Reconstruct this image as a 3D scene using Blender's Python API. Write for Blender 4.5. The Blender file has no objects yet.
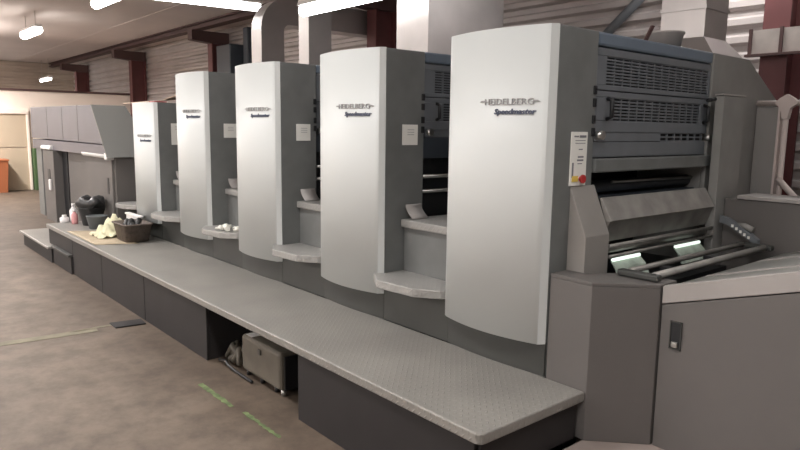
import bpy, bmesh, math, random
from mathutils import Vector, Matrix
random.seed(7)
C = bpy.context.scene.collection
PI = math.pi

# ------------------------------------------------------------------ materials
def mat(name, col, rough=.5, metal=0., noise=0., nscale=6., bump=0., bscale=60., emit=None, es=0., spec=.5, alpha=None):
    m = bpy.data.materials.new(name); m.use_nodes = True
    nt = m.node_tree; b = nt.nodes['Principled BSDF']
    b.inputs['Base Color'].default_value = (*col, 1)
    b.inputs['Roughness'].default_value = rough
    b.inputs['Metallic'].default_value = metal
    b.inputs['Specular IOR Level'].default_value = spec
    if alpha is not None: b.inputs['Alpha'].default_value = alpha
    if emit:
        b.inputs['Emission Color'].default_value = (*emit, 1); b.inputs['Emission Strength'].default_value = es
    if noise or bump:
        tc = nt.nodes.new('ShaderNodeTexCoord')
    if noise:
        n = nt.nodes.new('ShaderNodeTexNoise'); n.inputs['Scale'].default_value = nscale; n.inputs['Detail'].default_value = 6
        nt.links.new(tc.outputs['Object'], n.inputs['Vector'])
        r = nt.nodes.new('ShaderNodeValToRGB')
        r.color_ramp.elements[0].position = .3; r.color_ramp.elements[1].position = .7
        r.color_ramp.elements[0].color = (*[c*(1-noise) for c in col], 1)
        r.color_ramp.elements[1].color = (*[min(1, c*(1+noise)) for c in col], 1)
        nt.links.new(n.outputs['Fac'], r.inputs['Fac']); nt.links.new(r.outputs['Color'], b.inputs['Base Color'])
    if bump:
        n2 = nt.nodes.new('ShaderNodeTexNoise'); n2.inputs['Scale'].default_value = bscale
        nt.links.new(tc.outputs['Object'], n2.inputs['Vector'])
        bp = nt.nodes.new('ShaderNodeBump'); bp.inputs['Strength'].default_value = bump; bp.inputs['Distance'].default_value = .01
        nt.links.new(n2.outputs['Fac'], bp.inputs['Height']); nt.links.new(bp.outputs['Normal'], b.inputs['Normal'])
    return m

def tread_mat(name, col, rough, k=27., metal=.2):
    """raised lozenge tread plate"""
    m = mat(name, col, rough, metal, noise=.10, nscale=2.5)
    nt = m.node_tree; N = nt.nodes; L = nt.links; b = N['Principled BSDF']
    tc = N.new('ShaderNodeTexCoord'); sp = N.new('ShaderNodeSeparateXYZ'); L.new(tc.outputs['Object'], sp.inputs[0])
    def M(op, a, c=None):
        n = N.new('ShaderNodeMath'); n.operation = op
        for i, v in enumerate((a, c)):
            if v is None: continue
            if isinstance(v, (int, float)): n.inputs[i].default_value = v
            else: L.new(v, n.inputs[i])
        return n.outputs[0]
    u = M('MULTIPLY', M('ADD', sp.outputs[0], sp.outputs[1]), k); v = M('MULTIPLY', M('SUBTRACT', sp.outputs[0], M('ADD', sp.outputs[1], sp.outputs[2])), k)
    par = M('FLOORED_MODULO', M('ADD', M('FLOOR', u), M('FLOOR', v)), 2.)
    fu = M('SUBTRACT', M('FRACT', u), .5); fv = M('SUBTRACT', M('FRACT', v), .5)
    def ell(a, c): return M('ADD', M('POWER', M('DIVIDE', a, .46), 2.), M('POWER', M('DIVIDE', c, .16), 2.))
    e = M('ADD', M('MULTIPLY', ell(fu, fv), M('SUBTRACT', 1., par)), M('MULTIPLY', ell(fv, fu), par))
    h = M('MAXIMUM', M('SUBTRACT', 1., e), 0.)
    bp = N.new('ShaderNodeBump'); bp.inputs['Strength'].default_value = .55; bp.inputs['Distance'].default_value = .005
    L.new(h, bp.inputs['Height']); L.new(bp.outputs['Normal'], b.inputs['Normal'])
    return m

M = dict(
    cover=mat('cover_paint', (.585, .61, .60), .45, noise=.012, nscale=2),
    frame=mat('frame_paint', (.165, .172, .168), .55, noise=.10, nscale=7, bump=.08, bscale=300),
    framefar=mat('far_frame_paint', (.26, .258, .245), .55, noise=.10, nscale=5),
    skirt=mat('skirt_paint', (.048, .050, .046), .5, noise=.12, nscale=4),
    guard=mat('guard_paint', (.150, .163, .178), .42, noise=.06, nscale=9),
    bluebar=mat('rail_paint', (.15, .19, .24), .3),
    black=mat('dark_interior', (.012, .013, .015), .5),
    darkblue=mat('dark_blue_panel', (.045, .055, .068), .4),
    steel=mat('bare_steel', (.45, .45, .43), .28, metal=.9),
    dullsteel=mat('dull_steel', (.30, .29, .27), .45, metal=.5, noise=.2, nscale=9),
    alu=mat('worn_aluminium', (.33, .32, .30), .5, metal=.25, noise=.22, nscale=8),
    cabinet=mat('cabinet_paint', (.124, .1155, .109), .6, noise=.05, nscale=3, bump=.1, bscale=350),
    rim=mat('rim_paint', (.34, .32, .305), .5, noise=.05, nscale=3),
    table=mat('feed_table_steel', (.36, .36, .335), .33, metal=.35, noise=.12, nscale=4),
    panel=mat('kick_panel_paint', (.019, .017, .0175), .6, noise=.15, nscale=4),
    deck=tread_mat('tread_plate_deck', (.285, .275, .252), .42),
    tread=tread_mat('tread_plate_step', (.34, .335, .32), .42),
    hood=mat('hood_paint', (.118, .113, .132), .45, noise=.05, nscale=4),
    hoodside=mat('hood_side_paint', (.185, .187, .178), .5),
    white=mat('white_plastic', (.78, .77, .76), .4),
    paper=mat('paper', (.88, .87, .82), .7),
    print_=mat('print_grey', (.22, .22, .24), .7),
    chrome=mat('lettering_chrome', (.33, .33, .33), .4, metal=.2),
    blue=mat('lettering_blue', (.07, .085, .13), .4),
    red=mat('red_button', (.50, .03, .03), .35),
    yellow=mat('yellow_plate', (.80, .60, .12), .5),
    brick=mat('bin_orange', (.36, .12, .05), .5),
    green=mat('green_paint', (.05, .10, .035), .6),
    tape=mat('green_tape', (.14, .195, .08), .7, noise=.45, nscale=14),
    paletape=mat('faded_tape', (.215, .195, .135), .75, noise=.25, nscale=7),
    redsteel=mat('red_oxide_steel', (.125, .040, .040), .6, noise=.15, nscale=3),
    beam=mat('beam_paint', (.085, .045, .042), .6),
    duct=mat('galvanised_duct', (.44, .42, .41), .40, metal=.8, noise=.12, nscale=2.2),
    grid=mat('bracket_galvanised', (.42, .38, .35), .6, noise=.15, nscale=6),
    rubber=mat('black_plastic', (.02, .02, .021), .4),
    grey=mat('grey_plastic', (.13, .14, .145), .5),
    basket=mat('brown_basket', (.12, .095, .08), .75, noise=.3, nscale=25, bump=.5, bscale=60),
    card=mat('cardboard', (.42, .345, .24), .8, noise=.12, nscale=6),
    cardpale=mat('pale_cardboard', (.60, .47, .36), .8, noise=.06, nscale=5),
    rag=mat('pale_rag', (.62, .60, .42), .9, noise=.2, nscale=10, bump=.6, bscale=30),
    glove=mat('white_cotton', (.80, .79, .72), .9),
    pink=mat('pink_plastic', (.62, .30, .30), .4),
    bin_=mat('beige_metal', (.12, .107, .085), .5, noise=.15, nscale=9),
    hose=mat('grey_hose', (.10, .095, .085), .6),
    lamp=mat('lamp_tube', (1, 1, 1), .4, emit=(1., .97, .95), es=12.),
    lampfar=mat('lamp_tube_far', (1, 1, 1), .4, emit=(1., .96, .9), es=18.),
    worklamp=mat('work_lamp', (1, 1, 1), .4, emit=(.86, 1., .88), es=1.2),
    wing=mat('wing_paint', (.30, .285, .265), .55, noise=.05, nscale=5),
    glowplate=mat('lamp_plate_green', (.42, .50, .43), .6, noise=.25, nscale=14),
    concrete=mat('plinth_concrete', (.36, .30, .27), .85, noise=.12, nscale=5),
    shutter=mat('shutter_paint', (.46, .38, .28), .7),
    glass=mat('grey_pane', (.27, .26, .25), .25, noise=.04, nscale=3),
    rust=mat('painted_tube', (.55, .48, .45), .5),
    oldred=mat('faded_red', (.45, .10, .10), .6),
)

def wall_mat(name, col, dirt=.12):
    return mat(name, col, .75, noise=dirt, nscale=1.3, bump=.1, bscale=40)
M['whitewall'] = wall_mat('white_block_wall', (.86, .76, .67), .03)
M['clad'] = mat('corrugated_cladding', (.44, .40, .385), .5, metal=.15, noise=.10, nscale=1.2)
M['cladfar'] = mat('far_cladding', (.42, .35, .29), .65, noise=.08, nscale=1.2)
M['ceil'] = mat('ceiling_board', (.62, .555, .53), .85, noise=.05, nscale=.9)

def floor_mat():
    m = bpy.data.materials.new('worn_floor'); m.use_nodes = True
    nt = m.node_tree; N = nt.nodes; L = nt.links; b = N['Principled BSDF']; b.inputs['Roughness'].default_value = .62
    tc = N.new('ShaderNodeTexCoord')
    n = N.new('ShaderNodeTexNoise'); n.inputs['Scale'].default_value = .9; n.inputs['Detail'].default_value = 8
    L.new(tc.outputs['Object'], n.inputs['Vector'])
    r = N.new('ShaderNodeValToRGB'); e = r.color_ramp.elements
    e[0].position = .32; e[0].color = (.140, .109, .083, 1); e[1].position = .68; e[1].color = (.190, .151, .117, 1)
    L.new(n.outputs['Fac'], r.inputs['Fac'])
    n2 = N.new('ShaderNodeTexNoise'); n2.inputs['Scale'].default_value = 5.; n2.inputs['Detail'].default_value = 9; n2.inputs['Roughness'].default_value = .7
    L.new(tc.outputs['Object'], n2.inputs['Vector'])
    r2 = N.new('ShaderNodeValToRGB'); e = r2.color_ramp.elements
    e[0].position = .38; e[0].color = (.72, .70, .68, 1); e[1].position = .6; e[1].color = (1.10, 1.09, 1.07, 1)
    L.new(n2.outputs['Fac'], r2.inputs['Fac'])
    mx = N.new('ShaderNodeMix'); mx.data_type = 'RGBA'; mx.blend_type = 'MULTIPLY'; mx.inputs[0].default_value = 1.
    L.new(r.outputs['Color'], mx.inputs[6]); L.new(r2.outputs['Color'], mx.inputs[7])
    # worn oily traffic strip in front of the walkway
    sp = N.new('ShaderNodeSeparateXYZ'); L.new(tc.outputs['Object'], sp.inputs[0])
    mr = N.new('ShaderNodeMapRange'); mr.interpolation_type = 'SMOOTHSTEP'
    mr.inputs[1].default_value = 1.15; mr.inputs[2].default_value = 1.75
    ad = N.new('ShaderNodeMath'); ad.operation = 'MULTIPLY_ADD'; ad.inputs[1].default_value = .9; ad.inputs[2].default_value = -.45
    n3 = N.new('ShaderNodeTexNoise'); n3.inputs['Scale'].default_value = 2.6; n3.inputs['Detail'].default_value = 7; L.new(tc.outputs['Object'], n3.inputs['Vector'])
    L.new(n3.outputs['Fac'], ad.inputs[0])
    ad2 = N.new('ShaderNodeMath'); ad2.operation = 'ADD'; L.new(sp.outputs[1], ad2.inputs[0]); L.new(ad.outputs[0], ad2.inputs[1])
    L.new(ad2.outputs[0], mr.inputs[0])
    mx2 = N.new('ShaderNodeMix'); mx2.data_type = 'RGBA'; mx2.blend_type = 'MULTIPLY'
    ml = N.new('ShaderNodeMath'); ml.operation = 'MULTIPLY'; ml.inputs[1].default_value = .75; L.new(mr.outputs[0], ml.inputs[0])
    L.new(ml.outputs[0], mx2.inputs[0]); L.new(mx.outputs[2], mx2.inputs[6]); mx2.inputs[7].default_value = (.55, .50, .46, 1)
    L.new(mx2.outputs[2], b.inputs['Base Color'])
    bp = N.new('ShaderNodeBump'); bp.inputs['Strength'].default_value = .15; bp.inputs['Distance'].default_value = .01
    L.new(n2.outputs['Fac'], bp.inputs['Height']); L.new(bp.outputs['Normal'], b.inputs['Normal'])
    return m
M['floor'] = floor_mat()

# ------------------------------------------------------------------ mesh builder
class MB:
    def __init__(s): s.bm = bmesh.new()
    def _add(s, t):
        me = bpy.data.meshes.new('t'); t.to_mesh(me); t.free(); s.bm.from_mesh(me); bpy.data.meshes.remove(me); return s
    def box(s, x0, x1, y0, y1, z0, z1, bev=0., seg=2):
        t = bmesh.new(); bmesh.ops.create_cube(t, size=1)
        for v in t.verts:
            v.co = Vector(((x0+x1)/2+v.co.x*(x1-x0), (y0+y1)/2+v.co.y*(y1-y0), (z0+z1)/2+v.co.z*(z1-z0)))
        if bev: bmesh.ops.bevel(t, geom=t.edges[:], offset=min(bev, .45*min(x1-x0, y1-y0, z1-z0)), segments=seg, profile=.5, affect='EDGES')
        return s._add(t)
    def prism(s, pts, axis, a, b, bev=0., seg=2):
        """polygon pts in the two other axes (in xyz order), extruded along axis from a to b"""
        t = bmesh.new()
        def P(p, h):
            p = list(p); p.insert(axis, h); return Vector(p)
        lo = [t.verts.new(P(p, a)) for p in pts]; hi = [t.verts.new(P(p, b)) for p in pts]
        t.faces.new(lo); t.faces.new(hi); n = len(pts)
        for i in range(n): t.faces.new((lo[i], lo[(i+1) % n], hi[(i+1) % n], hi[i]))
        bmesh.ops.recalc_face_normals(t, faces=t.faces[:])
        if bev: bmesh.ops.bevel(t, geom=t.edges[:], offset=bev, segments=seg, profile=.5, affect='EDGES')
        return s._add(t)
    def tube(s, pts, r, n=12, cap=True):
        t = bmesh.new(); pts = [Vector(p) for p in pts]; rings = []
        rr = r if isinstance(r, (list, tuple)) else [r]*len(pts)
        up = None
        for i, p in enumerate(pts):
            d = (pts[min(i+1, len(pts)-1)]-pts[max(i-1, 0)]).normalized()
            if up is None: up = d.orthogonal().normalized()
            up = (up-d*up.dot(d)).normalized(); sd = d.cross(up)
            rings.append([t.verts.new(p+(up*math.cos(2*PI*k/n)+sd*math.sin(2*PI*k/n))*rr[i]) for k in range(n)])
        for a, b in zip(rings, rings[1:]):
            for k in range(n): t.faces.new((a[k], a[(k+1) % n], b[(k+1) % n], b[k]))
        if cap: t.faces.new(rings[0][::-1]); t.faces.new(rings[-1])
        for f in t.faces: f.smooth = len(f.verts) == 4
        bmesh.ops.recalc_face_normals(t, faces=t.faces[:])
        return s._add(t)
    def lathe(s, prof, c, n=24, squash=(1, 1), wob=0.):
        t = bmesh.new(); rings = []
        for r, z in prof:
            rings.append([t.verts.new(Vector((c[0]+r*squash[0]*math.cos(2*PI*k/n), c[1]+r*squash[1]*math.sin(2*PI*k/n), c[2]+z+random.uniform(-wob, wob)))) for k in range(n)])
        for a, b in zip(rings, rings[1:]):
            for k in range(n):
                f = t.faces.new((a[k], a[(k+1) % n], b[(k+1) % n], b[k])); f.smooth = True
        t.faces.new(rings[0][::-1]); t.faces.new(rings[-1])
        bmesh.ops.recalc_face_normals(t, faces=t.faces[:])
        return s._add(t)
    def quads(s, grid, smooth=True, thick=0.):
        t = bmesh.new(); V = [[t.verts.new(Vector(p)) for p in row] for row in grid]
        for a, b in zip(V, V[1:]):
            for k in range(len(a)-1):
                f = t.faces.new((a[k], a[k+1], b[k+1], b[k])); f.smooth = smooth
        bmesh.ops.recalc_face_normals(t, faces=t.faces[:])
        if thick: bmesh.ops.solidify(t, geom=t.faces[:], thickness=thick)
        return s._add(t)
    def loft(s, loops, smooth=False):
        t = bmesh.new(); R = [[t.verts.new(Vector(p)) for p in l] for l in loops]; n = len(R[0])
        for a, b in zip(R, R[1:]):
            for k in range(n):
                f = t.faces.new((a[k], a[(k+1) % n], b[(k+1) % n], b[k])); f.smooth = smooth
        t.faces.new(R[0]); t.faces.new(R[-1])
        bmesh.ops.recalc_face_normals(t, faces=t.faces[:])
        return s._add(t)

def wpos(o):
    p = Vector((0, 0, 0))
    while o is not None: p += o.location; o = o.parent
    return p
def obj(name, mb, m, parent=None, origin=None):
    """link a builder (in world coordinates) as one mesh object"""
    off = wpos(parent) if parent else Vector(origin or (0, 0, 0))
    bmesh.ops.translate(mb.bm, verts=mb.bm.verts[:], vec=-off)
    me = bpy.data.meshes.new(name); mb.bm.to_mesh(me); mb.bm.free()
    o = bpy.data.objects.new(name, me); C.objects.link(o)
    me.materials.append(M[m] if isinstance(m, str) else m)
    if parent: o.parent = parent
    else: o.location = off
    return o
def tag(o, label=None, cat=None, group=None, kind=None):
    if label: o['label'] = label
    if cat: o['category'] = cat
    if group: o['group'] = group
    if kind: o['kind'] = kind
    return o
def thing(name, loc, label, cat, group=None):
    o = bpy.data.objects.new(name, None); o.empty_display_size = .1; C.objects.link(o); o.location = loc
    return tag(o, label, cat, group)
def struct(name, mb, m): return tag(obj(name, mb, m), kind='structure')

# ------------------------------------------------------------------ setting
CZ = 3.65
struct('floor', MB().box(-25.3, 6, -7, 6.6, -.1, 0), 'floor')
mb = MB().box(-25.3, 6, -7, 6.6, CZ, CZ+.1)
for y in (-3.2, -.6, 2.0, 4.6): mb.box(-25.2, 6, y-.012, y+.012, CZ-.006, CZ+.01)
struct('ceiling', mb, 'ceil')
def corrugated(a0, a1, z0, z1, pitch, depth, fn):
    prof = []; z = z0; k = 0
    while z < z1:
        for dz, d in ((0, 0), (.16*pitch, depth), (.5*pitch, depth), (.66*pitch, 0)):
            if z+dz <= z1: prof.append((z+dz, d))
        z += pitch
    prof.append((z1, 0))
    return MB().quads([[fn(a, z, d) for z, d in prof] for a in (a0, a1)], smooth=False)
mb = corrugated(-25.2, 6, 0, CZ, .16, .045, lambda a, z, d: (a, 6.4-d, z))
mb.box(-25.3, 6, 6.42, 6.6, 0, CZ)
struct('wall_back', mb, 'clad')
mb = corrugated(-7, 6.4, 0, CZ, .2, .03, lambda a, z, d: (-25.1+d, a, z)); mb.box(-25.3, -25.12, -7, 6.6, 0, CZ)
struct('wall_far', mb, 'cladfar')
mb = MB().box(-18.5, -18.3, -7, 6.38, 0, 2.40)
struct('wall_left', mb, 'whitewall')
obj_trim = struct('trim_1', MB().box(-18.54, -18.26, -7, 6.38, 2.40, 2.45), 'beam')
struct('wall_front', MB().box(-25.3, 6, -7.2, -7, 0, CZ), 'ceil')
struct('wall_right', MB().box(6, 6.2, -7, 6.6, 0, CZ), 'clad')
d = MB().box(-18.3, -18.26, .6, 3.50, 0, 1.03, .005).box(-18.3, -18.255, .6, 3.50, 1.05, 1.84, .005)
door = struct('door_1', d, 'shutter')
struct('trim_2', MB().box(-18.3, -18.2, .5, 3.56, 1.84, 1.95, .02), 'whitewall')
struct('trim_3', MB().box(-18.3, -18.22, 3.50, 3.56, 0, 1.84, .01), 'whitewall')

# plinth below the feeder end
p = struct('trim_4', MB().box(-1.62, 2.2, 2.06, 5.4, 0, .2, .01), 'concrete')

# columns, beam
xs = [-23.3, -18.05, -13.15, -7.72, -2.27]
collab = ['dark red steel column in the far corner, behind the white wall',
          'dark red steel column beside the end of the white wall, above the lowest press unit',
          'dark red steel column just behind the left pipe duct, above the second press unit from the left',
          'dark steel column half hidden between two ducts, above the fourth press unit from the left',
          'broad dark red steel column at the right edge, behind the white rail']
for i, x in enumerate(xs):
    t = thing('steel_column', (x, 6.1, 0), collab[i], 'column', 'steel columns along the back wall')
    w = .105
    mb = MB().box(x-w, x+w, 5.97, 6.0, 0, CZ-.35).box(x-w, x+w, 6.32, 6.35, 0, CZ-.35).box(x-.02, x+.02, 6.0, 6.32, 0, CZ-.35)
    obj('shaft', mb, 'redsteel', t)
    if i < 4:
        mb = MB().prism([(5.55, CZ-.02-.30), (5.97, CZ-.02-.34), (6.35, CZ-.02-.34), (6.35, CZ-.13), (5.55, CZ-.13)], 0, x-w, x+w)
        obj('bracket', mb, 'beam', t)
t = obj('crane_beam', MB().box(-25.05, 4, 5.66, 5.70, 3.53, 3.63).box(-25.05, 4, 5.58, 5.78, 3.52, 3.545).box(-25.05, 4, 5.58, 5.78, 3.62, 3.645), 'beam', None, (-10, 5.7, 3.52))
tag(t, 'long dark brown steel beam under the ceiling along the back wall', 'beam')
t = thing('cable_tray', (-2.2, 5.9, 2.2), 'grey metal band crossing the red column at the right edge', 'bracket')
mb = MB().box(-2.46, -.9, 5.92, 5.968, 2.26, 2.46)
obj('tray', mb, 'grid', t)
for x in (-2.44, -2.2, -1.95, -1.7): obj('rib', MB().box(x-.012, x+.012, 5.90, 5.92, 2.262, 2.47), 'beam', t)
obj('lower_flange', MB().box(-2.46, -.9, 5.86, 5.92, 2.24, 2.26), 'beam', t)
o = obj('diagonal_brace', MB().tube([(-4.7, 6.30, 2.1), (-3.7, 6.30, 2.95), (-3.45, 6.30, 3.2)], .05, 8), 'guard', None, (-4.7, 6.2, 2.1))
tag(o, 'dark diagonal brace on the back wall above the nearest press unit', 'brace')
o = obj('conduit', MB().tube([(-3.32, 6.25, .0), (-3.32, 6.25, 3.6)], .035, 8), 'guard', None, (-3.32, 6.25, 0))
tag(o, 'thin grey vertical pipe on the back wall left of the right duct', 'pipe')
o = obj('wall_locker', MB().box(-12.7, -12.1, 5.9, 6.3, 0, 3.2, .02).box(-11.95, -11.75, 6.1, 6.3, 0, 3.5, .02), 'darkblue', None, (-12.4, 6, 0))
tag(o, 'tall dark blue duct panel on the back wall left of the pipe ducts', 'panel')

# ------------------------------------------------------------------ ventilation ducts
def duct(x0, x1, y0, y1, zb, label, bend=False, flare=None, zt=CZ-.03, seams=()):
    t = thing('ventilation_duct', ((x0+x1)/2, (y0+y1)/2, zb), label, 'duct', 'ventilation ducts rising behind the press')
    if bend:
        zc = zt-.52; R = .30; D = y1-y0
        loops = [[(x0, y0, zb), (x1, y0, zb), (x1, y1, zb), (x0, y1, zb)], [(x0, y0, zc), (x1, y0, zc), (x1, y1, zc), (x0, y1, zc)]]
        for k in range(1, 9):
            a = PI/2*k/8; cy, cz = y1+.08, zc
            def q(r): return cy-r*math.cos(a), cz+r*math.sin(a)
            o_, i_ = q(D+.08), q(.08)
            loops.append([(x0, *o_), (x1, *o_), (x1, *i_), (x0, *i_)])
        l = loops[-1]; loops.append([(p[0], 6.3, p[2]) for p in l])
        obj('pipe_run', MB().loft(loops), 'duct', t)
    else:
        obj('pipe_run', MB().box(x0, x1, y0, y1, zb, zt), 'duct', t)
    for z in seams:
        obj('joint_flange', MB().box(x0-.008, x1+.008, y0-.008, y1+.008, z-.012, z+.012), 'duct', t)
    if flare:
        fx0, fx1, fy0, fy1, fz = flare
        obj('hood_base', MB().loft([[(x0, y0, zb), (x1, y0, zb), (x1, y1, zb), (x0, y1, zb)], [(fx0, fy0, fz), (fx1, fy0, fz), (fx1, fy1, fz), (fx0, fy1, fz)]]).box(fx0, fx1, fy0, fy1, .0, fz), 'duct', t)
    return t
duct(-2.52, -2.20, 4.58, 4.92, 2.26, 'pale square ventilation duct with flared base behind the nearest press unit', flare=(-2.70, -2.05, 4.48, 5.02, 2.08), seams=(2.46,))
duct(-5.15, -4.69, 4.3, 5.35, 0, 'broad ventilation duct with dark right side, rising behind the fourth press unit from the left')
duct(-6.98, -6.76, 4.3, 4.62, 0, 'slim pale ventilation duct under the end of the long lamp, straight')
duct(-8.17, -7.90, 4.3, 4.64, 0, 'ventilation duct bending back to the wall above the third press unit from the left', bend=True, zt=3.4)

# ------------------------------------------------------------------ lamps
def lamp(a, b, label, m='lamp', r=.045, hang=True):
    a, b = Vector(a), Vector(b); c = (a+b)/2
    t = thing('ceiling_lamp', (c.x, c.y, c.z), label, 'lamp', 'fluorescent ceiling lamps')
    d = (b-a).normalized(); sd = Vector((-d.y, d.x, 0))
    up = Vector((0, 0, 1))
    mb = MB().loft([[p+sd*.07+up*.05, p-sd*.07+up*.05, p-sd*.05+up*.10, p+sd*.05+up*.10] for p in (a, b)])
    obj('housing', mb, 'white', t)
    mb = MB().tube([a+d*.02, b-d*.02], r, 10)
    obj('tube', mb, m, t)
    if hang:
        for q in (a+d*.2, b-d*.2): obj('suspension_rod', MB().tube([q+up*.09, Vector((q.x, q.y, CZ))], .006, 6), 'grid', t)
    return t
lamp((-14.75, 2.89, 3.3), (-13.6, 2.91, 3.3), 'small bright ceiling lamp at far left, alone on the pale ceiling', 'lampfar', .075)
lamp((-10.2, 2.93, 3.3), (-8.8, 2.95, 3.3), 'bright ceiling lamp cut by the top edge left of the long tubes', 'lampfar', .07)
lamp((-9.12, 3.3, 3.33), (-8.93, 4.86, 3.33), 'long bright lamp ending at the curved duct', 'lamp', .055)
lamp((-6.42, 4.0, 2.87), (-4.9, 4.02, 2.87), 'long bright lamp tube in front of the middle ducts', 'lamp', .06)
lamp((-24.2, 5.15, 3.0), (-22.9, 5.15, 3.0), 'tiny distant lamp below the dark beam over the white wall', 'lampfar', .035)

# ------------------------------------------------------------------ lettering
def text_mb(s, size, shear=0., ext=.003, width=None, bold=0.):
    cu = bpy.data.curves.new('t', 'FONT'); cu.body = s; cu.size = size; cu.extrude = ext; cu.shear = shear; cu.offset = bold; cu.resolution_u = 2
    o = bpy.data.objects.new('t', cu); C.objects.link(o)
    dg = bpy.context.evaluated_depsgraph_get(); me = bpy.data.meshes.new_from_object(o.evaluated_get(dg))
    mb = MB(); mb.bm.from_mesh(me)
    bpy.data.objects.remove(o); bpy.data.meshes.remove(me); bpy.data.curves.remove(cu)
    xs_ = [v.co.x for v in mb.bm.verts]; x0, x1 = min(xs_), max(xs_)
    k = (width/(x1-x0)) if width else 1
    for v in mb.bm.verts: v.co.x = (v.co.x-x0)*k
    return mb

# ------------------------------------------------------------------ printing units
X0, PITCH, W, YC, YO = -1.868, 1.2275, .638, 2.456, 2.49
BULGE = .054
def yface(x, x0):
    t = (x-(x0-W/2))/(W/2); return YC-BULGE*(1-t*t)

def grille(y0, y1, z0, z1, x, rows, cols, bar=.008, thick=.012):
    mb = MB()
    for r in range(rows+1):
        z = z0+(z1-z0)*r/rows; mb.box(x-thick, x, y0, y1, z-bar/2, z+bar/2)
    for c in range(cols+1):
        y = y0+(y1-y0)*c/cols; mb.box(x-thick, x-.002, y-.006, y+.006, z0, z1)
    return mb

def unit(k, zt, label, notice):
    x0 = X0-k*PITCH; xr = x0+.0215; xl = x0-W
    t = thing('printing_unit', (x0-W/2, 3.2, 0), label, 'printing press unit', 'printing units of the press')
    # frames and body
    obj('near_side_frame', MB().box(xl+.02, xr-.001, YO+.004, 2.80, .0, zt-.002, .006), 'frame', t)
    obj('far_side_frame', MB().box(xl+.02, xr-.03 if k == 0 else xr-.001, 4.0, 4.27, 0, zt-.002, .004), 'framefar', t)
    if k == 0:
        obj('rear_cover', MB().prism([(4.0, .2), (5.0, .2), (5.0, zt-.25), (4.49, zt-.005), (4.0, zt-.002)], 0, xr-.028, xr-.001, .004), 'framefar', t)
    lowx = xr-.45 if k == 0 else xr-.06
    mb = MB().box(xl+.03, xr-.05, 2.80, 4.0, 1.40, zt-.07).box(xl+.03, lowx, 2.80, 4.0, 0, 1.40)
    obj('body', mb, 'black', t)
    # curved skirt
    sx = [xl+(W+.02)*i/16 for i in range(17)]
    pts = [(x, YO-.001-.022*(1-((min(x, x0)-x0+W/2)/(W/2))**2)) for x in sx]+[(xr, 2.6), (xl, 2.6)]
    obj('skirt', MB().prism(pts, 2, .433, .60), 'skirt', t)
    # curved front cover
    n = 24; pr = [(xl, YO), (xl-.004+.004, YC+.018)]
    pr = [(xl, YO), (xl, YC+.012), (xl+.004, YC+.003)]
    for i in range(1, n): 
        x = xl+W*i/n; pr.append((x, yface(x, x0)))
    pr += [(x0, YC), (xr, YO-.002), (xr, YO)]
    mb = MB().prism(pr, 2, .594, zt); 
    for f in mb.bm.faces:
        c = f.calc_center_median()
        if len(f.verts) == 4 and abs(f.normal.z) < .5 and c.x < x0-.001 and c.x > xl+.006: f.smooth = True
    cov = obj('front_cover', mb, 'cover', t)
    # lettering
    f = 1. if k < 4 else .92
    lw = .315
    for s, dx, wz, sz, w, shear, m, nm, bold, zz in (('HEIDELBERG', -.332, 0, .054, .268, .0, 'chrome', 'brand_lettering', -.0002, 1.722), ('Speedmaster', -.272, 0, .046, .222, .22, 'blue', 'model_lettering', .0012, 1.678)):
        zz -= (2.077-zt)*1.0
        tm = text_mb(s, sz, shear, .003, w, bold)
        if nm == 'brand_lettering':     # pointed strokes at both ends
            tm.prism([(-.034, .017), (.004, .017), (.004, .026), (-.022, .026)], 2, -.003, .003)
            tm.prism([(w-.004, .017), (w+.030, .017), (w+.018, .026), (w-.004, .026)], 2, -.003, .003)
        for v in tm.bm.verts:
            x = x0+dx+v.co.x
            v.co = Vector((x, yface(x, x0)-.002-v.co.z, zz+v.co.y*.78))
        bmesh.ops.recalc_face_normals(tm.bm, faces=tm.bm.faces[:])
        obj(nm, tm, m, cov)
    # rail and guards on the right hand face
    g0, g1 = 2.806, 3.995
    obj('top_rail', MB().box(xr-.09, xr-.004, g0, g1, zt-.066, zt, .012), 'bluebar', t)
    dz = zt-2.077
    fr = MB()
    xg = xr-.012
    def frame(z0, z1, y0, y1, a, b, c, d):  # outer rectangle, inner opening
        fr_ = MB(); fr_.box(xg-.02, xg, y0, y1, z0, a, .003); fr_.box(xg-.02, xg, y0, y1, b, z1, .003)
        fr_.box(xg-.02, xg, y0, c, a, b, .003); fr_.box(xg-.02, xg, d, y1, a, b, .003); return fr_
    u = obj('upper_guard', frame(1.805+dz, 2.005+dz, g0, g1, 1.828+dz, 1.968+dz, g0+.09, g1-.02), 'guard', t)
    obj('grille', grille(g0+.09, g1-.02, 1.828+dz, 1.968+dz, xg-.004, 9, 14), 'guard', u)
    l = obj('lower_guard', frame(1.60+dz, 1.80+dz, g0, g1, 1.655+dz, 1.77+dz, g0+.17, g1-.10), 'guard', t)
    obj('grille', grille(g0+.17, g1-.10, 1.655+dz, 1.77+dz, xg-.004, 7, 12), 'guard', l)
    for y in (g0+.11, g1-.055):
        obj('handle', MB().tube([(xg, y, 1.665+dz), (xg+.028, y, 1.675+dz), (xg+.028, y, 1.755+dz), (xg, y, 1.765+dz)], .011, 8), 'black', l)
    obj('guard_strip', MB().box(xg-.02, xg-.004, g0+.02, 3.46, 1.555+dz, 1.60+dz), 'guard', t)
    obj('grille_strip', grille(3.46, 3.95, 1.555+dz, 1.60+dz, xg-.004, 2, 6), 'guard', t)
    obj('latch_knob', MB().tube([(xg-.03, g0+.045, 1.585+dz), (xg+.03, g0+.045, 1.585+dz)], .022, 14), 'steel', t)
    obj('latch_knob', MB().tube([(xg-.03, g1+.015, 1.575+dz), (xg+.03, g1+.015, 1.575+dz)], .022, 14), 'steel', t)
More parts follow.
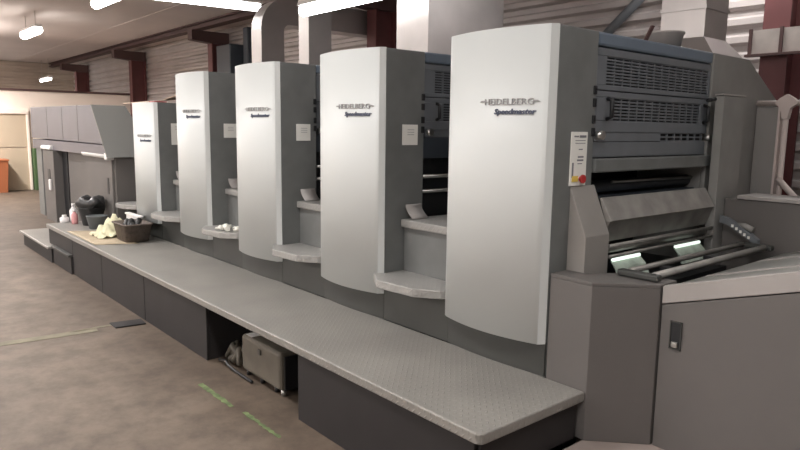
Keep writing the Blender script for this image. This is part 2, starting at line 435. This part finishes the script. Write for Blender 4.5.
    for z in (1.80, 1.74, 1.66, 1.60): obj('hinge', MB().box(xr-.004, xr+.006, 2.775, 2.80, z+dz-.02, z+dz+.02, .003), 'black', t)
    if k == 0:
        obj('cover_plate', MB().box(xg-.03, xg-.004, g0, g1, 1.475, 1.552, .004), 'guard', t)
        obj('projecting_bar', MB().box(xg-.03, xg+.028, g0-.002, g1+.07, 1.402, 1.470, .008), 'frame', t)
        obj('roller', MB().tube([(xr-.12, 2.81, 1.315), (xr-.12, 3.99, 1.315)], .035, 16), 'darkblue', t)
        obj('chrome_rod', MB().tube([(xr-.075, 3.10, 1.34), (xr-.075, 3.97, 1.335)], .008, 8), 'steel', t)
        obj('grip_plate', MB().box(xr-.3, xr-.06, 2.805, 3.995, 1.262, 1.272), 'darkblue', t)
        mb = MB().prism([(xr+.030, 1.278), (xr+.040, 1.282), (xr+.105, 1.172), (xr+.100, 1.168), (xr+.07, 1.16)], 1, 2.83, 3.93, .003)
        obj('metal_flap', mb, 'alu', t)
        mb = MB().prism([(xr+.095, 1.168), (xr+.07, 1.168), (xr+.03, 1.06), (xr+.055, 1.06)], 1, 2.83, 3.93)
        obj('flap_underside', mb, 'dullsteel', t)
        # near lower frame block with the sloping top
        mb = MB().prism([(xr, .20), (xr, 1.345), (xr+.10, 1.11), (xr+.10, .20)], 1, 2.625, 2.825, .004)
        obj('frame_block', mb, 'wing', t)
        for dx, z, r in ((.095, 1.045, .011), (.05, 1.02, .022), (.10, .995, .008)):
            obj('guide_rod', MB().tube([(xr+dx, 2.83, z), (xr+dx, 3.93, z)], r, 10), 'dullsteel', t)
        obj('catch_tray', MB().box(xr-.42, xr+.20, 2.83, 3.93, .80, .83), 'black', t)
        for y0, y1 in ((2.87, 3.14), (3.50, 3.80)):
            h = obj('lamp_plate', MB().prism([(xr+.085, .965), (xr+.090, .968), (xr+.125, .935), (xr+.150, .885), (xr+.14, .88), (xr+.11, .935)], 1, y0, y1, .002), 'glowplate', t)
            obj('lamp_strip', MB().tube([(xr+.092, y0+.01, .972), (xr+.092, y1-.01, .972)], .009, 8), 'worklamp', h)
        lb = obj('control_label', MB().box(xr, xr+.006, 2.61, 2.738, 1.345, 1.60, .001), 'paper', t)
        tag(lb, 'white instruction label with a red stop button')
        mb = MB()
        for (a, b, z0, z1) in ((2.63, 2.665, 1.575, 1.582), (2.672, 2.725, 1.573, 1.584), (2.64, 2.72, 1.558, 1.561), (2.64, 2.72, 1.545, 1.548), (2.67, 2.70, 1.515, 1.52), (2.665, 2.71, 1.478, 1.486), (2.66, 2.71, 1.462, 1.470), (2.665, 2.70, 1.448, 1.452), (2.622, 2.634, 1.385, 1.455)):
            obj('printed_line', MB().box(xr+.006, xr+.0075, a, b, z0, z1), 'print_', lb)
        yp = obj('button_plate', MB().box(xr+.006, xr+.009, 2.625, 2.672, 1.365, 1.392), 'yellow', lb)
        obj('stop_button', MB().tube([(xr+.006, 2.692, 1.377), (xr+.018, 2.692, 1.377)], .012, 12).tube([(xr+.018, 2.692, 1.377), (xr+.026, 2.692, 1.377)], .021, 16), 'red', lb)
    else:
        # interior of the gap on the right: panel, rods, walkway, steps
        gx0, gx1 = xr+.002, xr+PITCH-W-.024
        obj('cover_plate', MB().box(xg-.03, xg-.004, g0, g1, 1.42+dz, 1.552+dz, .004), 'darkblue', t)
        for z in (1.305, 1.21):
            obj('rod', MB().tube([(xg-.01, 2.81, z+dz), (xg-.01, 3.99, z+dz)], .012, 8), 'steel', t)
        o_ = obj('upper_step', MB().box(gx0, gx1, 2.615, 3.98, 1.0, 1.05, .008), 'tread', t)
        obj('riser', MB().box(gx0, gx1, 2.645, 2.67, .66, 1.0), 'frame', t)
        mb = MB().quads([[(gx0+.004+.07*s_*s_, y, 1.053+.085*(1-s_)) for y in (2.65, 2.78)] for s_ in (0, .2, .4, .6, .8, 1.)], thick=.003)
        obj('reflection_plate', mb, 'rim', t)  # added curved plate standing in for a bright reflection on the side panel
        a0, a1 = x0-.012, gx1
        pts = [(a0, 2.47), (a0, 2.645), (gx1, 2.645), (gx1, 2.494), (gx1-.13, 2.36), (a0+.155, 2.335), (a0, 2.45)]
        pts = [(a0+.034, 2.50), (a0+.034, 2.645), (gx1, 2.645), (gx1, 2.50), (gx1-.02, 2.455), (gx1-.15, 2.36), (a0+.155, 2.335), (a0-.004, 2.435), (a0-.004, 2.452), (a0+.030, 2.488)]
        obj('lower_step', MB().prism(pts, 2, .675, .725, .006), 'tread', t)
        obj('step_base', MB().box(gx0, gx1, 2.490, 2.66, .433, .675), 'skirt', t)
    if k == 4:
        a1 = xl-.004; a0 = a1-.44
        pts = [(a0, 2.40), (a0, 2.645), (a1, 2.645), (a1, 2.45), (a1-.12, 2.36), (a0+.10, 2.335)]
        obj('lower_step', MB().prism(pts, 2, .675, .725, .006), 'tread', t)
        obj('step_base', MB().box(a0+.02, a1, 2.490, 2.66, .433, .675), 'skirt', t)
    if notice:
        lb = obj('paper_notice', MB().box(xr, xr+.003, 2.62, 2.744, 1.505 if k < 4 else 1.41, 1.63), 'paper', t)
        for z in (1.60, 1.585, 1.57): obj('printed_line', MB().box(xr+.003, xr+.004, 2.66, 2.715, z-.003, z), 'chrome', lb)
    return t
U = ['nearest and largest press unit, with a red stop button on its right face',
     'fourth press unit from the left, directly left of the nearest unit',
     'third press unit from the left, middle one of the five',
     'second press unit from the left, with white gloves on the step right of the third',
     'lowest press unit with cardboard lying on top, farthest of the five']
U[3] = 'second press unit from the left, its step carrying white cotton gloves'
for k in range(5): unit(k, 2.077 if k < 4 else 1.84, U[k], k > 0)

# gloves on the step right of the second unit from the left, rag lump beside upper step
def glove(cx, cy, z, rz, label):
    mb = MB(); R = Matrix.Rotation(rz, 3, 'Z')
    def P(x, y, h): v = R @ Vector((x, y, 0)); return (cx+v.x, cy+v.y, z+h)
    mb.tube([P(-.10, 0, .026), P(-.06, 0, .024), P(0, 0, .030), P(.05, 0, .026)], [.024, .022, .028, .024], 10)
    for i, (dy, ln) in enumerate(((-.032, .075), (-.011, .09), (.011, .085), (.032, .07))):
        mb.tube([P(.03, dy*.8, .018), P(.03+ln*.6, dy*1.4, .026), P(.03+ln, dy*1.7, .012)], [.013, .012, .008], 8)
    mb.tube([P(-.02, .03, .018), P(.01, .065, .022), P(.035, .085, .012)], [.013, .012, .008], 8)
    o = obj('glove', mb, 'glove', None, (cx, cy, z)); tag(o, label, 'glove', 'white gloves on the press step'); return o
x3 = X0-3*PITCH
glove(x3+.36, 2.46, .727, 2.8, 'white cotton glove lying flat on a tread step, front one of the pair')
glove(x3+.50, 2.56, .727, 3.3, 'white cotton glove lying on a tread step, rear one of the pair')

# cardboard and papers on the lowest unit
t = thing('cardboard_sheet', (-7.1, 2.75, 1.842), 'pale folded cardboard sheet lying on the lowest press unit', 'cardboard')
obj('lid_panel', MB().prism([(2.46, 1.842), (2.95, 1.90), (2.95, 1.908), (2.46, 1.850)], 0, -7.72, -6.95), 'cardpale', t)
obj('flap', MB().quads([[(-6.95, 2.62, 1.875), (-6.95, 2.95, 1.908)], [(-6.70, 2.72, 1.94), (-6.70, 3.05, 1.965)]], thick=.006), 'cardpale', t)
o = obj('paper_sheet', MB().quads([[(-6.93, 2.48, 1.856), (-6.80, 2.48, 1.856)], [(-6.93, 2.60, 1.868), (-6.80, 2.60, 1.868)]], thick=.003), 'paper', None, (-6.85, 2.6, 1.84))
tag(o, 'white paper sheet beside the cardboard on the lowest press unit', 'paper')
o = obj('red_folder', MB().box(-6.94, -6.79, 2.47, 2.60, 1.842, 1.852, .002), 'oldred', None, (-6.9, 2.6, 1.842))
tag(o, 'thin red folder under the white paper on the lowest press unit', 'folder')
o = obj('wire_loop', MB().tube([(-6.98+.07*math.cos(a), 2.98, 1.93+.07*math.sin(a)) for a in [PI*i/10 for i in range(11)]], .006, 6), 'rubber', None, (-6.98, 2.98, 1.93))
tag(o, 'small black wire loop standing up behind the cardboard', 'wire')

# tool pot on top of the nearest unit
t = thing('ink_tub', (-2.0, 3.72, 2.077), 'grey round tub on top of the nearest press unit', 'tub')
obj('tub', MB().lathe([(.09, 0), (.105, .085), (.112, .09), (.112, .10), (.10, .10), (.09, .02)], (-2.02, 3.72, 2.077), 24), 'rim', t)
o = obj('ink_knife', MB().loft([[(-1.98+a, 3.40+b, 2.075), (-1.98+a, 3.43+b, 2.075), (-1.97+a, 3.43+b, 2.075), (-1.97+a, 3.40+b, 2.075)] for a, b in ((0, 0), )]+[[(-1.98, 3.49, 2.19), (-1.98, 3.52, 2.19), (-1.97, 3.52, 2.19), (-1.97, 3.49, 2.19)]]), 'beam', None, (-1.98, 3.43, 2.075))
tag(o, 'dark blade handle sticking up from the top of the nearest unit', 'tool')

# ------------------------------------------------------------------ walkway platform
t = thing('walkway_platform', (-5, 2.1, 0), 'long grey tread-plate walkway along the front of the press units', 'platform')
R = .035; xe, yf, yb, xw = -1.614, 1.793, 2.488, -8.63
pts = [(xw, yb), (xw, yf)]+[(xe-R+R*math.sin(a), yf+R-R*math.cos(a)) for a in [PI/2*i/6 for i in range(7)]]+[(xe, yb)]
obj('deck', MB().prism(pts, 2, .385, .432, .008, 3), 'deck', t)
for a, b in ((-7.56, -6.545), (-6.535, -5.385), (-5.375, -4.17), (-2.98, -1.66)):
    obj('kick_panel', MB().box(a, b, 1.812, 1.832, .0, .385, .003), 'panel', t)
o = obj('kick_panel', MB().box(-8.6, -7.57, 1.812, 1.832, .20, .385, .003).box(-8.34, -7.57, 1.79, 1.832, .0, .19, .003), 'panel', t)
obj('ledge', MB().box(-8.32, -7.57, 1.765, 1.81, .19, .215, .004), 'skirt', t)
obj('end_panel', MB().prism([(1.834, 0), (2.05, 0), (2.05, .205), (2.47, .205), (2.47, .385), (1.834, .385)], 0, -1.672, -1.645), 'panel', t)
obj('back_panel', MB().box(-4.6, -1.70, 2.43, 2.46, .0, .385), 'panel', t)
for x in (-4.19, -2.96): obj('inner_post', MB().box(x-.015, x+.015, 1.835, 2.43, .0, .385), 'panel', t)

# low step at the far end
t = thing('low_step', (-9, 2.1, 0), 'low grey step at the far left end of the walkway', 'step')
obj('tread', MB().box(-9.92, -8.35, 1.735, 2.30, .165, .195, .006), 'deck', t)
obj('front_panel', MB().box(-9.86, -8.36, 1.775, 1.795, .0, .165), 'panel', t)
obj('end_panel', MB().box(-9.88, -9.86, 1.775, 2.29, .0, .165), 'panel', t)

# ------------------------------------------------------------------ far delivery unit
t = thing('delivery_unit', (-9.6, 3.2, 0), 'dark grey delivery tower at the far left end of the press', 'press delivery')
HY = 2.30
hd = obj('hood', MB().prism([(-11.66, 1.395), (-11.63, 1.862), (-8.40, 1.838), (-7.995, 1.385)], 1, HY, 2.60, .004), 'hood', t)
for x in (-10.6, -9.75, -9.0):
    obj('seam', MB().box(x-.005, x+.005, HY-.002, HY+.01, 1.40, 1.845), 'skirt', hd)
obj('hood_fascia', MB().prism([(-11.66, 1.24), (-11.66, 1.375), (-7.985, 1.375), (-7.87, 1.24)], 1, HY+.012, 2.60, .004), 'hood', t)
ex = lambda z: -8.39+.53*(1.838-z)/.598
e = [(HY-.002, 1.84), (2.69, 1.84), (2.76, 1.60), (2.78, 1.238), (HY-.002, 1.238)]
obj('hood_end', MB().loft([[(ex(z)+.012, y, z) for y, z in e], [(ex(z)-.02, y, z) for y, z in e]]), 'hoodside', t)
obj('rear_casing', MB().box(-11.6, -8.5, 2.61, 4.25, .0, 1.60), 'frame', t)
obj('front_panel', MB().box(-11.6, -8.66, 2.42, 2.59, .2, 1.238).box(-8.66, -8.02, 2.50, 2.66, .435, 1.238), 'cabinet', t)
cb = obj('front_cabinet', MB().box(-9.0, -7.95, 2.37, 2.49, .436, 1.225, .006), 'cabinet', t)
obj('cabinet_side', MB().box(-8.0, -7.90, 2.40, 2.70, .436, 1.232), 'cabinet', t)
obj('recessed_grip', MB().box(-8.13, -8.07, 2.365, 2.375, .80, .99), 'black', cb)
obj('handle_bar', MB().tube([(-8.95, 2.345, 1.255), (-8.00, 2.345, 1.255)], .036, 14).box(-8.02, -7.93, 2.31, 2.40, 1.205, 1.29, .01), 'white', cb)
ps = obj('door_post', MB().box(-10.92, -10.3, 2.285, 2.41, .2, 1.235, .006), 'cabinet', t)
obj('handle_bar', MB().prism([(2.265, 1.245), (2.265, 1.285), (2.285, 1.30), (2.32, 1.30), (2.32, 1.245)], 0, -10.95, -10.40, .006), 'white', ps)
obj('recessed_grip', MB().box(-10.66, -10.52, 2.28, 2.29, .72, .96), 'black', ps)
obj('lever', MB().box(-10.54, -10.46, 2.255, 2.285, .66, .82, .012), 'white', ps)
obj('corner_post', MB().box(-11.6, -11.26, 2.34, 2.42, .2, 1.238, .005), 'frame', t)
for a, b in ((-11.26, -10.92), (-10.3, -10.05)):
    obj('dark_slot', MB().box(a, b, 2.405, 2.425, .2, 1.235), 'black', t)

# ------------------------------------------------------------------ feeder end (right)
t = thing('corner_cabinet', (-1.6, 2.7, .2), 'dark grey chamfered corner cabinet between the walkway end and the feed table', 'cabinet')
pts = [(-1.838, 2.494), (-1.607, 2.486), (-1.394, 2.686), (-1.394, 2.83), (-1.60, 2.83), (-1.74, 2.622), (-1.838, 2.622)]
obj('casing', MB().prism(pts, 2, .2, .925, .003), 'cabinet', t)
obj('top_plate', MB().prism([(-1.838, 2.494), (-1.607, 2.486), (-1.394, 2.686), (-1.394, 2.83), (-1.60, 2.83), (-1.738, 2.624), (-1.838, 2.622)], 2, .926, .942, .002), 'cabinet', t)

def tz(x): return .938+.30*(x+1.391)
t = thing('feed_table', (-.6, 3.3, .2), 'sloping grey feed table with tall side panel at the right edge', 'feed table')
x0, x1 = -1.386, .35
obj('table_top', MB().prism([(x0, tz(x0)-.01), (x1, tz(x1)-.01), (x1, tz(x1)-.03), (x0, tz(x0)-.03)], 1, 2.72, 4.05), 'table', t)
obj('rim', MB().prism([(x0, tz(x0)), (x1, tz(x1)), (x1, tz(x1)-.080), (x0, tz(x0)-.080)], 1, 2.690, 2.735, .003), 'rim', t)
sp = obj('side_panel', MB().prism([(x0, .2), (x1, .2), (x1, tz(x1)-.085), (x0, tz(x0)-.085)], 1, 2.694, 2.73, .003), 'cabinet', t)
obj('latch_recess', MB().box(-1.336, -1.292, 2.690, 2.696, .675, .79), 'black', sp)
mb = MB().box(-1.340, -1.336, 2.686, 2.695, .67, .795).box(-1.292, -1.288, 2.686, 2.695, .67, .795).box(-1.34, -1.288, 2.686, 2.695, .79, .795).box(-1.34, -1.288, 2.686, 2.695, .67, .675)
obj('latch_frame', mb, 'skirt', sp)
obj('latch', MB().box(-1.330, -1.300, 2.680, 2.692, .68, .705, .004), 'steel', sp)
for y in (3.05, 3.65): obj('belt', MB().prism([(-1.37, tz(-1.37)-.010), (.3, tz(.3)-.010), (.3, tz(.3)-.006), (-1.37, tz(-1.37)-.006)], 1, y, y+.05), 'rim', t)
t = thing('guide_frame', (-1.52, 3.3, .945), 'grey twin-rail guide frame lying across the lower end of the feed table', 'guide frame')
mb = MB().tube([(-1.46, 2.745, .962), (-1.46, 3.96, .962)], .017, 12)
obj('front_rail', mb, 'alu', t)
obj('rear_rail', MB().tube([(-1.58, 2.745, .965), (-1.58, 3.96, .965)], .014, 12), 'dullsteel', t)
obj('rail_strip', MB().box(-1.53, -1.50, 2.74, 3.98, .925, .94), 'black', t)
for y0, y1 in ((2.70, 2.745), (3.955, 4.0)):
    obj('rail_bracket', MB().box(-1.62, -1.42, y0, y1, .945, .975, .008), 'skirt', t)
for y in (3.0, 3.45): obj('sheet_guide', MB().box(-1.56, -1.475, y-.02, y+.02, .942, .962, .003), 'black', t)
arm = obj('swing_arm', MB().loft([[(a, 3.99, z-.02), (a, 4.03, z-.02), (a, 4.03, z+.02), (a, 3.99, z+.02)] for a, z in ((-1.735, 1.095), (-1.69, 1.085), (-1.56, 1.01), (-1.51, .975))]), 'guard', t)
for i in range(5):
    x = -1.655+.024*i; z = 1.062-.0145*i
    obj('arm_marking', MB().box(x-.006, x+.006, 3.983, 3.99, z-.008, z+.008), 'paper', arm)
obj('arm_grip', MB().tube([(-1.66, 4.02, 1.06), (-1.60, 4.02, 1.065), (-1.55, 4.02, 1.045)], .018, 10), 'alu', arm)

t = thing('rear_guard_wall', (-1, 4.1, .2), 'low brown-grey guard wall behind the feed table at the right edge', 'guard')
obj('wall_panel', MB().box(-1.745, .5, 4.06, 4.30, .2, 1.215, .005), 'cabinet', t)
obj('top_ledge', MB().box(-1.67, .5, 4.05, 4.31, 1.217, 1.24, .004), 'rim', t)
t = thing('guard_post', (-1.75, 4.0, .2), 'tall narrow grey guard post beside the grilles of the nearest press unit', 'guard')
obj('casing', MB().box(-1.80, -1.748, 3.95, 4.24, .2, 1.82, .004), 'framefar', t)
obj('cap', MB().box(-1.80, -1.746, 3.945, 4.245, 1.822, 1.832, .002), 'rim', t)
obj('side_knob', MB().tube([(-1.80, 3.945, 1.80), (-1.80, 3.86, 1.79)], .012, 8), 'black', t)

t = thing('safety_barrier', (-1.7, 4.62, .2), 'pale tubular safety barrier with grey infill in front of the red column', 'barrier')
bx0, bx1, by = -1.83, -.2, 4.63
obj('top_rail', MB().tube([(bx0, by, 1.80), (bx1, by, 1.80)], .018, 10), 'rust', t)
obj('upright', MB().tube([(-1.652, by, .2), (-1.652, by, 1.80)], .018, 10), 'rust', t)
obj('upright', MB().tube([(bx1, by, .2), (bx1, by, 1.80)], .018, 10), 'rust', t)
obj('corner_fitting', MB().prism([(-1.72, 1.80), (-1.69, 1.83), (-1.65, 1.855), (-1.61, 1.83), (-1.58, 1.80), (-1.625, 1.765), (-1.635, 1.70), (-1.67, 1.70), (-1.68, 1.765)], 1, by-.022, by+.022), 'rust', t)
obj('infill_panel', MB().box(-1.83, -1.697, by+.0, by+.02, .3, 1.775), 'glass', t)
obj('edge_bar', MB().box(-1.696, -1.682, by-.012, by+.03, .3, 1.78), 'rust', t)
obj('diagonal_strut', MB().tube([(-1.655, by-.03, 1.32), (-1.50, by-.03, 1.16), (-1.3, by-.03, .94)], .020, 10), 'rust', t)

# ------------------------------------------------------------------ loose things on the walkway
Z = .4335
def basin(name, c, prof, m, label, cat, sq=(1, 1), n=24, handle=None):
    t = thing(name, c, label, cat)
    obj('bowl', MB().lathe(prof, c, n, sq), m, t)
    return t
t = basin('black_bucket', (-8.22, 2.20, Z), [(.10, 0), (.15, .20), (.155, .21), (.14, .21), (.10, .03)], 'rubber', 'black bucket holding a crumpled black bag, at the far end of the walkway', 'bucket')
prof = [(.13, .17), (.17, .22), (.19, .26), (.16, .31), (.10, .325), (.04, .30)]
mb = MB().lathe(prof, (-8.22, 2.20, Z), 22, (1.05, .85), 0.)
for v in mb.bm.verts:
    q = v.co-Vector((-8.22, 2.20, Z)); a = math.atan2(q.y, q.x)
    k = 1+.16*math.sin(a*3+q.z*30)+.09*math.sin(a*7-q.z*40)
    v.co.x = -8.22+q.x*k; v.co.y = 2.20+q.y*min(k, 1.05); v.co.z += .025*math.sin(a*4+1)
bag = obj('bag', mb, 'rubber', t)
t = basin('grey_bowl', (-7.90, 2.17, Z), [(.085, 0), (.115, .14), (.12, .145), (.105, .145), (.08, .02)], 'grey', 'small round grey tub in front of the black bucket', 'tub')
def bottle(c, h, r, m, label, capm):
    t = thing('bottle', c, label, 'bottle', 'bottles at the far end of the walkway')
    obj('bottle_body', MB().lathe([(r, 0), (r*1.05, .01), (r*1.05, h*.62), (r*.5, h*.78), (r*.4, h*.86)], c, 16), m, t)
    obj('cap', MB().lathe([(r*.5, h*.86), (r*.5, h), (r*.3, h)], c, 14), capm, t)
bottle((-8.62, 2.10, Z), .22, .042, 'white', 'white bottle beside the black bucket', 'white')
bottle((-8.42, 2.06, Z), .17, .035, 'pink', 'pink bottle between white bottle and black bucket', 'white')
bottle((-8.60, 1.99, Z), .09, .05, 'white', 'short white bottle in front of the taller white one', 'paper')
# square brown basket
t = thing('square_basket', (-6.84, 2.215, Z), 'brown square-sided basket on the walkway beside the pale rag', 'basket')
c = (-6.84, 2.215); a, b, hh = .20, .14, .17
def rect(x, y, r, z, k): 
    out = []
    for cx, cy, s in ((x-r, y-r, 0), (-(x-r), y-r, 1), (-(x-r), -(y-r), 2), (x-r, -(y-r), 3)):
        for i in range(4):
            an = PI/2*(s+i/3.); out.append((c[0]+cx+r*math.cos(an), c[1]+cy+r*math.sin(an), Z+.0085+z))
    return out
obj('bowl', MB().loft([rect(a*.82, b*.82, .04, 0, 0), rect(a, b, .04, hh, 0), rect(a+.012, b+.012, .045, hh, 0), rect(a+.012, b+.012, .045, hh+.012, 0), rect(a-.012, b-.012, .035, hh+.012, 0), rect(a*.8-.01, b*.8-.01, .03, .02, 0)], True), 'basket', t)
mb = MB()
for i in range(10): 
    x, y = c[0]+random.uniform(-.10, .10), c[1]+random.uniform(-.06, .06)
    mb.tube([(x-.06, y, Z+.11), (x, y+.03, Z+.15+random.uniform(0, .05)), (x+.06, y-.02, Z+.12)], [.025, .03, .02], 8)
o = obj('rag', mb, 'rubber', None, (c[0], c[1], Z+.1)); tag(o, 'dark crumpled rags heaped inside the brown basket', 'rag')
# pale rag hanging over a white stick
gx, gy = -7.24, 2.12
grid = []
for i in range(15):
    row = []
    for j in range(15):
        u, v = i/14-.5, j/14-.5
        h = .15*math.exp(-((u+.12)**2*9+(v-.12)**2*8))+.10*math.exp(-((u-.2)**2*20+(v-.3)**2*20))+.035*math.sin(u*17+v*5)+.035*math.sin(v*23-u*9)+.05
        row.append((gx+u*.36, gy+v*.34, Z+max(.0135, h*max(0.05, 1-2.6*max(abs(u), abs(v))**2))))
    grid.append(row)
o = obj('rag', MB().quads(grid, thick=.004), 'rag', None, (gx, gy, Z)); tag(o, 'pale yellow crumpled rag beside the brown basket', 'rag')
o = obj('white_board', MB().box(-7.40, -7.06, 2.335, 2.365, Z, Z+.205, .004).box(-7.42, -6.98, 2.325, 2.38, Z+.205, Z+.225, .005), 'white', None, (-7.2, 2.35, Z)); tag(o, 'white narrow board edge standing behind the pale rag', 'board')
grid = [[(-7.75+1.05*i/10+.09*(j-4)/4., 1.83+.36*j/8, Z+.004+.002*abs(math.sin(i*.9+j*.4))) for j in range(9)] for i in range(11)]
o = obj('cardboard_mat', MB().quads(grid, thick=.003), 'card', None, (-7.2, 2.0, Z)); tag(o, 'tan cardboard mat lying under the rag and basket', 'cardboard')

# ------------------------------------------------------------------ things in the walkway opening
t = thing('pump_box', (-3.55, 2.0, 0), 'beige metal box on feet inside the walkway opening', 'box')
obj('casing', MB().box(-3.80, -3.30, 1.885, 2.18, .035, .275, .025, 3), 'bin_', t)
obj('end_plate', MB().box(-3.295, -3.285, 1.91, 2.16, .04, .25), 'black', t)
obj('sticker', MB().box(-3.76, -3.68, 1.90, 1.99, .275, .2775), 'white', t)
obj('latch', MB().box(-3.56, -3.53, 1.873, 1.886, .20, .235, .004), 'hose', t)
for x in (-3.76, -3.58, -3.40, -3.32): obj('foot', MB().tube([(x, 1.92, .0), (x, 1.92, .037)], .018, 10), 'steel' if x > -3.35 else 'rubber', t)
mb = MB()
pts = [(-4.02+.10*math.cos(a)+.01*a, 2.10+.02*a*.3, .15+.12*math.sin(a)) for a in [i*.35 for i in range(26)]]
o = obj('hose', MB().tube(pts, .018, 8), 'rubber', None, (-4.02, 2.1, .0)); tag(o, 'dark coiled hose behind the beige box in the walkway opening', 'hose')
mb = MB()
for i in range(14):
    x, y = random.uniform(-4.08, -3.90), random.uniform(1.90, 2.03)
    mb.tube([(x-.05, y, .025), (x, y+.02, .05+random.uniform(0, .08)), (x+.05, y+random.uniform(-.03, .03), .03)], [.02, .028, .015], 8)
o = obj('rag', mb, 'bin_', None, (-4.0, 1.95, 0)); tag(o, 'heap of grey-brown rags left of the beige box', 'rag')
o = obj('cable', MB().tube([(-4.1, 1.87, .015), (-3.98, 1.86, .04), (-3.92, 1.85, .03), (-3.84, 1.86, .012), (-3.6, 1.855, .012)], .010, 8), 'rubber', None, (-4.0, 1.86, 0)); tag(o, 'black cable on the floor in front of the beige box', 'cable')

# ------------------------------------------------------------------ floor marks
def strip(x0, x1, y0, y1, m, label, ang=0., ragged=.006):
    cx, cy = (x0+x1)/2, (y0+y1)/2; n = 18; pts = []
    L_, W_ = (x1-x0), (y1-y0)
    top = [(x0+L_*i/n, y1+random.uniform(-ragged, ragged)) for i in range(n+1)]; bot = [(x0+L_*i/n, y0+random.uniform(-ragged, ragged)) for i in range(n+1)]
    R_ = Matrix.Rotation(ang, 2)
    def q(p): v = R_ @ Vector((p[0]-cx, p[1]-cy)); return (cx+v.x, cy+v.y, .0015)
    o = obj('floor_tape', MB().quads([[q(p) for p in bot], [q(p) for p in top]], False, -.001), m, None, (cx, cy, 0))
    tag(o, label, 'floor tape', 'worn tape on the floor')
strip(-3.80, -3.36, 1.585, 1.618, 'tape', 'bright green tape scrap on the floor in front of the beige box')
strip(-3.25, -2.85, 1.61, 1.632, 'tape', 'small green tape scrap right of the bright green one')
strip(-5.85, -4.95, .93, 1.03, 'paletape', 'pale worn tape line crossing the floor from the left', PI/2-.08)
strip(-5.62, -5.22, 1.42, 1.46, 'paletape', 'thin pale tape end near the dark floor plate', PI/2)
o = obj('floor_plate', MB().prism([(-5.46, 1.55), (-5.30, 1.55), (-5.27, 1.78), (-5.42, 1.79)], 2, .0, .012, .003), 'panel', None, (-5.38, 1.67, 0))
tag(o, 'dark flat plate on the floor against the kick panel', 'plate')
o = obj('paper_scrap', MB().quads([[(-3.02, .62, .003), (-2.99, .63, .006)], [(-3.03, .64, .004), (-3.0, .65, .003)]], False, .001), 'white', None, (-3.0, .63, 0))
tag(o, 'tiny white paper scrap alone on the open floor', 'scrap')

# far left corner
t = thing('waste_bin', (-17.9, 2.75, 0), 'orange bin in front of the shutter at the left edge', 'bin')
obj('bin_body', MB().loft([[(-18.15, 2.45, 0), (-17.75, 2.45, 0), (-17.75, 2.93, 0), (-18.15, 2.93, 0)], [(-18.2, 2.40, .74), (-17.7, 2.40, .74), (-17.7, 2.97, .74), (-18.2, 2.97, .74)]]), 'brick', t)
obj('rim', MB().box(-18.22, -17.68, 2.38, 2.99, .74, .78, .01), 'brick', t)
o = obj('green_locker', MB().box(-18.28, -18.0, 3.58, 4.0, .0, 1.02, .01), 'green', None, (-18.15, 3.8, 0)); tag(o, 'dark green locker against the white wall behind the tower', 'locker')

# ------------------------------------------------------------------ light and camera
def area(loc, sx, sy, e, col=(1, .96, .92)):  # unseen area lights added to light the hall, no fixtures modelled
    l = bpy.data.lights.new('unseen_light', 'AREA'); l.shape = 'RECTANGLE'; l.size = sx; l.size_y = sy; l.energy = e; l.color = col
    o = bpy.data.objects.new('unseen_light', l); C.objects.link(o); o.location = loc; return o
def light_pair(x, y, z, e, up=.35, ln=1.5, col=(1, .99, .98)):
    area((x, y, z), ln, .15, e, col)
    o = area((x, y, z+.04), ln, .15, e*up, col); o.rotation_euler = (PI, 0, 0)
for x in (-13.5, -10.2, -6.9): light_pair(x, .7, 3.3, 55, .6)
for x in (-3.6, -.3): light_pair(x, .9, 3.3, 40, .5)
for x in (-12, -8): light_pair(x, -4.2, 3.3, 190, .55)
for x in (-4, 0): light_pair(x, -5.2, 3.2, 185, .4)  # unseen fill added behind the camera to brighten the lower covers
light_pair(-2.40, 5.75, 3.45, 30, .5, .9)
light_pair(-.2, 3.3, 3.4, 10, .6)  # added light to lift the upper right background
light_pair(-2.9, 6.0, 3.5, 7, .6, .6)
for y in (-2, 1.0): light_pair(-21.5, y, 2.9, 180, .7)  # added unseen light to brighten the far end wall and ceiling
for y in (1.6, -2.4): light_pair(-16.6, y, 2.9, 190, .5, col=(1, .95, .91))  # added unseen light to brighten the white wall and far floor
w = bpy.data.worlds.new('hall'); bpy.context.scene.world = w; w.use_nodes = True
w.node_tree.nodes['Background'].inputs[0].default_value = (.9, .85, .8, 1); w.node_tree.nodes['Background'].inputs[1].default_value = .05

f, yaw, pitch, roll = 656.04, .8664, .1447, .0137
cy, sy_, cp, sp_ = math.cos(yaw), math.sin(yaw), math.cos(pitch), math.sin(pitch)
fwd = Vector((-sy_*cp, cy*cp, -sp_)); right = Vector((cy, sy_, 0)); up = right.cross(fwd)
cr, sr = math.cos(roll), math.sin(roll)
r2 = cr*right+sr*up; u2 = -sr*right+cr*up
cam = bpy.data.cameras.new('camera'); co = bpy.data.objects.new('camera', cam); C.objects.link(co)
cam.sensor_width = 36; cam.lens = 36*f/800; cam.clip_start = .05
co.matrix_world = Matrix(((r2.x, u2.x, -fwd.x, 0), (r2.y, u2.y, -fwd.y, 0), (r2.z, u2.z, -fwd.z, 1.6), (0, 0, 0, 1)))
s = bpy.context.scene; s.camera = co
s.view_settings.view_transform = 'Standard'; s.view_settings.look = 'None'; s.view_settings.gamma = 1; s.view_settings.use_curve_mapping = False
s.view_settings.exposure = 0.1
